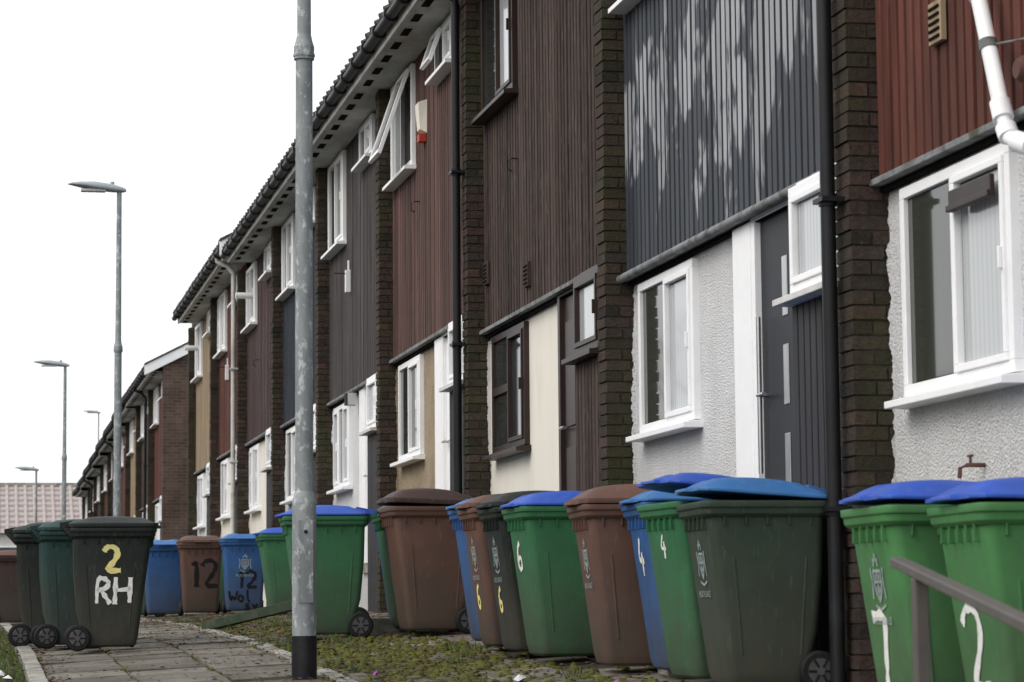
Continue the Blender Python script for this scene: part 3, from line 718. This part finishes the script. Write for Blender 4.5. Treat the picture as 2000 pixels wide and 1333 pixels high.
def bin_(x,y,bm,lm,rz=0,tilt=0,marks=(),decal=True,dome=.062,scale=1,skirt=.014):
    if rz in (0,.03) or rz>3: x-=.03
    z=G(x,y)+.004; e=empty('wheelie_bin',(x,y,z),rz+U(-.06,.06)); e.scale=(scale,)*3
    b=MB()
    rings=[]
    for zz,ins in ((.03,.03),(.045,.008),(.10,0),(.3,0),(.6,0),(.86,0),(.92,0)):
        rings.append(rrect(xf(zz)+ins,xb(zz)-ins-(.07 if zz<.2 else (.02 if zz<.35 else 0)),hy(zz)-ins,.045,zz))
    b.loft(rings,bm)
    b.loft([rrect(xf(.9)-.006,xb(.9)+.006,hy(.9)+.006,.05,.862),rrect(xf(.9)-.024,xb(.9)+.02,hy(.9)+.024,.055,.878),rrect(xf(.9)-.026,xb(.9)+.022,hy(.9)+.026,.055,.905),rrect(xf(.9)-.034,xb(.9)+.026,hy(.9)+.034,.055,.910),rrect(xf(.9)-.036,xb(.9)+.026,hy(.9)+.036,.055,.940),rrect(xf(.9)-.010,xb(.9)+.01,hy(.9)+.01,.05,.945)],bm)
    for k in range(5):
        yy=-.18+k*.09; b.box(xf(.86)-.018,xf(.86)+.01,yy-.004,yy+.004,.80,.87,bm)
    for k in range(5):
        xx=-.23+k*.11
        for sg in (-1,1): b.box(xx-.004,xx+.004,sg*(hy(.84))-.014,sg*(hy(.84))+.014,.82,.87,bm)
    for sg in (-1,1):
        for (xa,za,xc,zc) in ((-.14,.18,-.18,.66),(.16,.18,.19,.66)):
            b.hexa([(xa-.006,sg*(hy(za)-.003),za),(xa+.006,sg*(hy(za)-.003),za),(xa+.006,sg*(hy(za)+.004),za),(xa-.006,sg*(hy(za)+.004),za),
                    (xc-.006,sg*(hy(zc)-.003),zc),(xc+.006,sg*(hy(zc)-.003),zc),(xc+.006,sg*(hy(zc)+.004),zc),(xc-.006,sg*(hy(zc)+.004),zc)],bm)
    b.cyl((.362,-.21,.955),(.362,.21,.955),.014,n=10,mat=bm)
    for yy in (-.2,0,.2): b.hexa([(.285,yy-.014,.86),(.30,yy-.014,.86),(.30,yy+.014,.86),(.285,yy+.014,.86),(.285,yy-.014,.94),(.376,yy-.014,.945),(.376,yy+.014,.945),(.285,yy+.014,.94)],bm)
    b.obj('body',e,bevel=.003)
    l=MB(); x0,x1,h=xf(.92)-.045,xb(.92)+.035,hy(.92)+.040
    z0=.946; rings=[]
    NX=18
    for i in range(NX+1):
        t=i/NX; xx=x0+(x1-x0)*t
        e1=min(t,1-t)*(x1-x0); rr_=.07
        hw=h-(rr_-math.sqrt(max(0,rr_*rr_-(rr_-e1)**2)) if e1<rr_ else 0)
        arch=dome*(math.sin(math.pi*min(1,t*.93+.03))**.55 if 0<t<1 else .05)
        if t>.5: arch=max(arch,dome*.35*(1 if t<1 else .3))
        ring=[]
        NY=17
        for k in range(NY+1):
            v=-1+2*k/NY; prof=(1-abs(v)**3.2)**.6 if abs(v)<1 else 0
            if abs(v)>.86 or t<.07 or t>.95: prof*=.55
            rid=.010 if (abs(abs(v)-.45)<.22 and .14<t<.80) else 0
            ring.append((xx,hw*v,z0+skirt+arch*prof+rid))
        ring+=[(xx,hw,z0),(xx,-hw,z0)]
        rings.append(ring)
    l.loft(rings,lm)
    for yy in (-.12,.12):
        l.hexa([(.25,yy-.045,.95),(.388,yy-.045,.95),(.388,yy+.045,.95),(.25,yy+.045,.95),(.23,yy-.045,.985+dome*.5),(.392,yy-.045,.985),(.392,yy+.045,.985),(.23,yy+.045,.985+dome*.5)],lm)
    l.hexa([(x0-.030,-.11,.945),(x0+.02,-.11,.945),(x0+.02,.11,.945),(x0-.030,.11,.945),(x0-.030,-.10,.960),(x0+.03,-.10,.975),(x0+.03,.10,.975),(x0-.030,.10,.960)],lm)
    if tilt:
        c=Vector((.33,0,.95)); Mx=Matrix.Rotation(tilt,3,'Y'); l.v=[Mx@(p-c)+c for p in l.v]
    l.obj('lid',e,bevel=.003)
    w=MB(); wx=.250
    for sg in (-1,1):
        yc=sg*.235
        def rg(r,yy): return [(wx+r*math.cos(t),yy,.10+r*math.sin(t)) for t in [2*math.pi*k/28 for k in range(28)]]
        w.loft([rg(.088,yc-.026),rg(.1,yc-.018),rg(.1,yc+.018),rg(.088,yc+.026)],'rubber')
        for s2 in (-1,1):
            yo=yc+s2*.027
            w.loft([rg(.064,yo-.003),rg(.058,yo+.003)],'hub'); w.loft([rg(.022,yo-.008),rg(.020,yo+.008)],'hub')
            for k in range(6):
                t=k*math.pi/3; a=(wx+.02*math.cos(t),yo+s2*.004,.10+.02*math.sin(t)); c2=(wx+.062*math.cos(t),yo+s2*.004,.10+.062*math.sin(t)); w.cyl(a,c2,.006,n=6,mat='rubber')
    w.cyl((wx,-.24,.10),(wx,.24,.10),.012,n=10,mat='hub')
    w.obj('wheels',e)
    t=MB()
    for mk in marks:
        txt,f,u,v,h_,mat=mk[:6]; wd=mk[6] if len(mk)>6 else .014; ww=mk[7] if len(mk)>7 else 1
        strokes(t,txt,u,v,h_,{'s':side,'f':front,'r':side_r}[f],mat,wd,ww=ww)
    if decal: crest(t,front,.56,.14)
    if t.f: t.obj('painted_marks',e)
    if decal:
        tc=bpy.data.curves.new('council_name','FONT'); tc.body='ROCHDALE'; tc.size=.044; tc.align_x='CENTER'; tc.materials.append(MT['p_decal'])
        o=bpy.data.objects.new('council_name',tc); COL.objects.link(o); o.parent=e
        o.location=(xf(.49)-.006,0,.47); o.rotation_euler=(math.radians(90+7.4),0,math.radians(-90))
    return e
PI=math.pi
bin_(3.89,9.88,'b_lime','l_blue',0,.03,[('7','f',-.13,.22,.30,'p_white',.045)],dome=.07)
bin_(3.98,9.13,'b_lime','l_blue',0,.02,[('2','f',-.13,.24,.32,'p_white',.042)],decal=False,dome=.07)
bin_(3.89,12.45,'b_dark','l_lblue',.0,.07,[],dome=.07)
bin_(3.86,13.05,'b_green','l_blue',.03,.14,[('4','f',-.05,.66,.12,'p_white',.018)],decal=False,dome=.07)
bin_(3.92,13.72,'b_blue','l_lblue',0,.0,[('4','f',-.10,.55,.20,'p_white',.028)],decal=False)
bin_(3.75,14.36,'b_brown','b_brown',0,0,[],dome=.08,skirt=.03)
bin_(3.62,15.55,'b_green','l_blue',0,.0,[('6','f',-.1,.56,.18,'p_white',.032)],decal=False,dome=.075)
bin_(3.59,16.20,'b_black','b_black',0,0,[('6','f',-.08,.28,.16,'p_yellow',.03)],dome=.07,skirt=.03)
bin_(3.575,16.85,'b_brown','b_brown',0,0,[('6','f',-.08,.28,.17,'p_yellow',.03)],dome=.06,skirt=.03)
bin_(3.63,17.5,'b_blue','l_lblue',0,0,[],decal=False)
bin_(3.46,19.53,'b_brown','b_dbrown',0,.04,[],decal=False,dome=.08,skirt=.035,scale=1.03)
bin_(3.50,20.25,'b_green','b_dark',0,0,[],decal=False)
bin_(3.60,20.95,'b_blue','l_lblue',0,.0,[],decal=False)
bin_(2.71,19.95,'b_green','l_blue',0,.0,[],decal=False,dome=.065)
bin_(2.98,21.9,'b_dbrown','b_brown',0,0,[],decal=False)
bin_(3.70,30.9,'b_green','l_blue',0,0,[],decal=False)
bin_(3.42,33.4,'b_blue','l_lblue',PI/2,0,[('12','f',-.1,.32,.22,'p_black',.04),('Wol','f',-.2,.15,.15,'p_black',.03),('sy','f',.0,.05,.13,'p_black',.03)])
bin_(2.92,34.1,'b_brown','b_brown',PI/2,0,[('12','f',-.16,.36,.36,'p_black',.055,.9)],decal=False,skirt=.03)
bin_(2.50,34.9,'b_blue','l_lblue',PI/2,0,[],decal=False)
bin_(2.30,36.0,'b_green','b_dark',0,0,[],decal=False)
bin_(3.3,37.0,'b_green','b_green',0,0,[],decal=False)
bin_(1.06,20.2,'b_black','b_black',PI,0,[('2','r',-.06,.60,.20,'p_yellow',.040),('RH','r',-.12,.36,.20,'p_white',.034)],decal=False,dome=.05,skirt=.03)
bin_(.84,21.3,'b_teal','b_teal',PI,0,[],decal=False,skirt=.03)
bin_(.66,22.05,'b_black','b_black',PI,0,[],decal=False,skirt=.03)
bin_(.52,36.4,'b_dbrown','b_brown',PI,0,[],decal=False)
bin_(.20,38.2,'b_dbrown','b_dbrown',PI,0,[],decal=False)

mb=MB((2.2,24,0)); a=Vector((2.15,24.6,G(2.15,24.6)+.03)); b=Vector((2.98,23.6,G(2.98,23.6)+.22)); d=(b-a).normalized(); sx=Vector((d.y,-d.x,0))*.05; up=Vector((0,0,.045))
mb.hexa([a-sx-up,a+sx-up,b+sx-up,b-sx-up,a-sx+up,a+sx+up,b+sx+up,b-sx+up],'wood'); mb.obj('timber_beam',bevel=.006)
mb=MB((3.5,14.2,0)); 
for (x,y,w,l,h) in ((3.98,13.95,.18,.22,.10),(3.2,20.6,.25,.3,.12)):
    z=G(x,y); mb.box(x-w,x+w,y-l,y+l,z-.05,z+h,'kerb')
mb.obj('stone_step',bevel=.01)

e=empty('handrail',(2.84,7.4,0)); m=MB((2.84,7.4,0))
A=Vector((2.92,7.88,.143)); B=Vector((2.32,4.9,-.145))
d=(B-A).normalized(); sx=Vector((-d.y,d.x,0)).normalized()*.024; up=Vector((0,0,.016))
m.hexa([A-sx-up,A+sx-up,B+sx-up,B-sx-up,A-sx+up,A+sx+up,B+sx+up,B-sx+up],'rail')
for t in (.14,.9):
    p=A+(B-A)*t; m.box(p.x-.022,p.x+.022,p.y-.022,p.y+.022,G(p.x,p.y)-.1,p.z-.017,'rail')
m.obj('rail',e,bevel=.005)

# ------------------------------------------------------------------ distant / opposite housing
def plain_house(x0,x1,y0,y1,zb,h,ridge,axis,wallm,roofm,name='brick_house'):
    o=(x0,y0,zb); e=empty(name,o); m=MB(o)
    m.box(x0,x1,y0,y1,zb-1,zb+h,wallm); m.obj('walls',e)
    r=MB(o); ov=.35
    if axis=='x':
        ym=(y0+y1)/2; vs=[(x0,y0-ov,zb+h),(x1,y0-ov,zb+h),(x1,y1+ov,zb+h),(x0,y1+ov,zb+h),(x0,ym,zb+h+ridge),(x1,ym,zb+h+ridge)]
        r.add(vs,[(0,1,5,4),(2,3,4,5),(0,4,3),(1,2,5),(0,3,2,1)],roofm)
        n=9
        for k in range(1,n):
            t=k/n; yy=y0-ov+(ym-y0+ov)*t; zz=zb+h+ridge*t; r.box(x0,x1,yy-.06,yy+.02,zz-.02,zz+.08,roofm)
        xx=x0
        while xx<x1-.1: r.hexa([(xx,y0-ov,zb+h),(xx+.14,y0-ov,zb+h),(xx+.14,ym,zb+h+ridge),(xx,ym,zb+h+ridge),(xx,y0-ov,zb+h+.09),(xx+.14,y0-ov,zb+h+.09),(xx+.14,ym,zb+h+ridge+.09),(xx,ym,zb+h+ridge+.09)],roofm); xx+=.45
        r.box(x0,x1,ym-.15,ym+.15,zb+h+ridge-.05,zb+h+ridge+.14,'kerb')
    else:
        xm=(x0+x1)/2; vs=[(x0-ov,y0,zb+h),(x1+ov,y0,zb+h),(x1+ov,y1,zb+h),(x0-ov,y1,zb+h),(xm,y0,zb+h+ridge),(xm,y1,zb+h+ridge)]
        r.add(vs,[(0,4,5,3),(1,2,5,4),(0,1,4),(3,5,2),(0,3,2,1)],roofm)
    r.obj('roof',e)
    f=MB(o); g=MB(o)
    if axis=='x':
        xx=x0+1
        while xx<x1-2:
            for zz in (zb+.9,zb+h-1.8):
                f.box(xx-.06,xx+1.46,y0-.05,y0,zz-.06,zz+1.16,'upvc'); g.box(xx,xx+1.4,y0-.07,y0-.052,zz,zz+1.1,'g_dark')
            xx+=3.2
    else:
        yy=y0+1
        while yy<y1-2:
            for zz in (zb+.9,zb+3.4):
                f.box(x1,x1+.05,yy-.06,yy+1.46,zz-.06,zz+1.16,'upvc'); g.box(x1+.052,x1+.07,yy,yy+1.4,zz,zz+1.1,'g_dark')
            yy+=3.2
    f.obj('window_frames',e); g.obj('window_glass',e)
zb=G(0,128)
plain_house(-26,5.4,128,137,zb,3.95-zb,2.55,'x','far_wall','far_tile','distant_house')
for k in range(8):
    y0=6+k*13; plain_house(-22,-14,y0,y0+12.9,G(-3,y0+6)-.1,5.0,2.2,'y','gable','tile')

def tree(x,y,h,seed):
    random.seed(seed); z=G(x,y); m=MB((x,y,z))
    def br(p,d,L,r,lv):
        q=p+d*L; m.cyl(p,q,r,r*.65,6 if lv<2 else 4,'bark' if lv<2 else 'twig',False)
        if lv>=5: return
        for _ in range(3 if lv else 4):
            nd=(d+Vector((U(-.7,.7),U(-.7,.7),U(-.1,.5)))).normalized(); br(q,nd,L*U(.6,.82),r*.6,lv+1)
    br(Vector((x,y,z)),Vector((0,0,1)),h*.27,h*.018,0); m.obj('bare_tree')
tree(1.4,152,12.6,3); tree(-2.5,155,12.5,5); tree(-9,60,9,9)
mb=MB((0,110,0)); random.seed(4)
for _ in range(4000):
    x=U(-6,3.0); y=112+U(-.4,.4); zz=G(0,112)+U(0,1.5); s=.06
    a=Vector((U(-1,1),U(-1,1),U(-1,1)))*s; b=Vector((U(-1,1),U(-1,1),U(-1,1)))*s; c=Vector((x,y,zz)); mb.add([c,c+a,c+b],[(0,1,2)],'hedge')
mb.obj('hedge')

# ------------------------------------------------------------------ light & sky
w=bpy.data.worlds.new('World'); scene.world=w; w.use_nodes=True; nt=w.node_tree
for n in list(nt.nodes): nt.nodes.remove(n)
out=nt.nodes.new('ShaderNodeOutputWorld'); add=nt.nodes.new('ShaderNodeAddShader')
sky=nt.nodes.new('ShaderNodeTexSky'); sky.sky_type='NISHITA'; sky.sun_disc=False
SE,SR=math.radians(42),math.radians(-110)
sky.sun_elevation=SE; sky.sun_rotation=SR; sky.air_density=1; sky.dust_density=6; sky.ozone_density=1
b1=nt.nodes.new('ShaderNodeBackground'); b1.inputs['Strength'].default_value=.05
b2=nt.nodes.new('ShaderNodeBackground'); b2.inputs['Color'].default_value=(.97,.985,1,1); b2.inputs['Strength'].default_value=1.18
nt.links.new(sky.outputs[0],b1.inputs['Color']); nt.links.new(b1.outputs[0],add.inputs[0]); nt.links.new(b2.outputs[0],add.inputs[1]); nt.links.new(add.outputs[0],out.inputs['Surface'])
sl=bpy.data.lights.new('sun','SUN'); sl.energy=1.0; sl.angle=math.radians(30); sl.color=(1,.99,.975)
so=bpy.data.objects.new('sun',sl); COL.objects.link(so)
sd=Vector((math.sin(SR)*math.cos(SE),math.cos(SR)*math.cos(SE),math.sin(SE)))
so.rotation_euler=sd.to_track_quat('Z','Y').to_euler()

# ------------------------------------------------------------------ camera
cd=bpy.data.cameras.new('camera'); co=bpy.data.objects.new('camera',cd); COL.objects.link(co); scene.camera=co
cd.sensor_width=36; cd.lens=90; cd.clip_start=.1; cd.clip_end=2000
p=math.atan(.105); th=math.atan(.2098); rl=.0088
F=Vector((math.sin(th)*math.cos(p),math.cos(th)*math.cos(p),math.sin(p)))
Rv=Vector((math.cos(th),-math.sin(th),0)); Up=Rv.cross(F)
R2=Rv*math.cos(rl)-Up*math.sin(rl); U2=Up*math.cos(rl)+Rv*math.sin(rl)
mt=Matrix((( R2.x,U2.x,-F.x,0),(R2.y,U2.y,-F.y,0),(R2.z,U2.z,-F.z,0),(0,0,0,1)))
co.matrix_world=mt
cd.dof.use_dof=True; cd.dof.focus_distance=19; cd.dof.aperture_fstop=6.3
scene.view_settings.view_transform='Standard'; scene.view_settings.look='None'; scene.view_settings.exposure=0
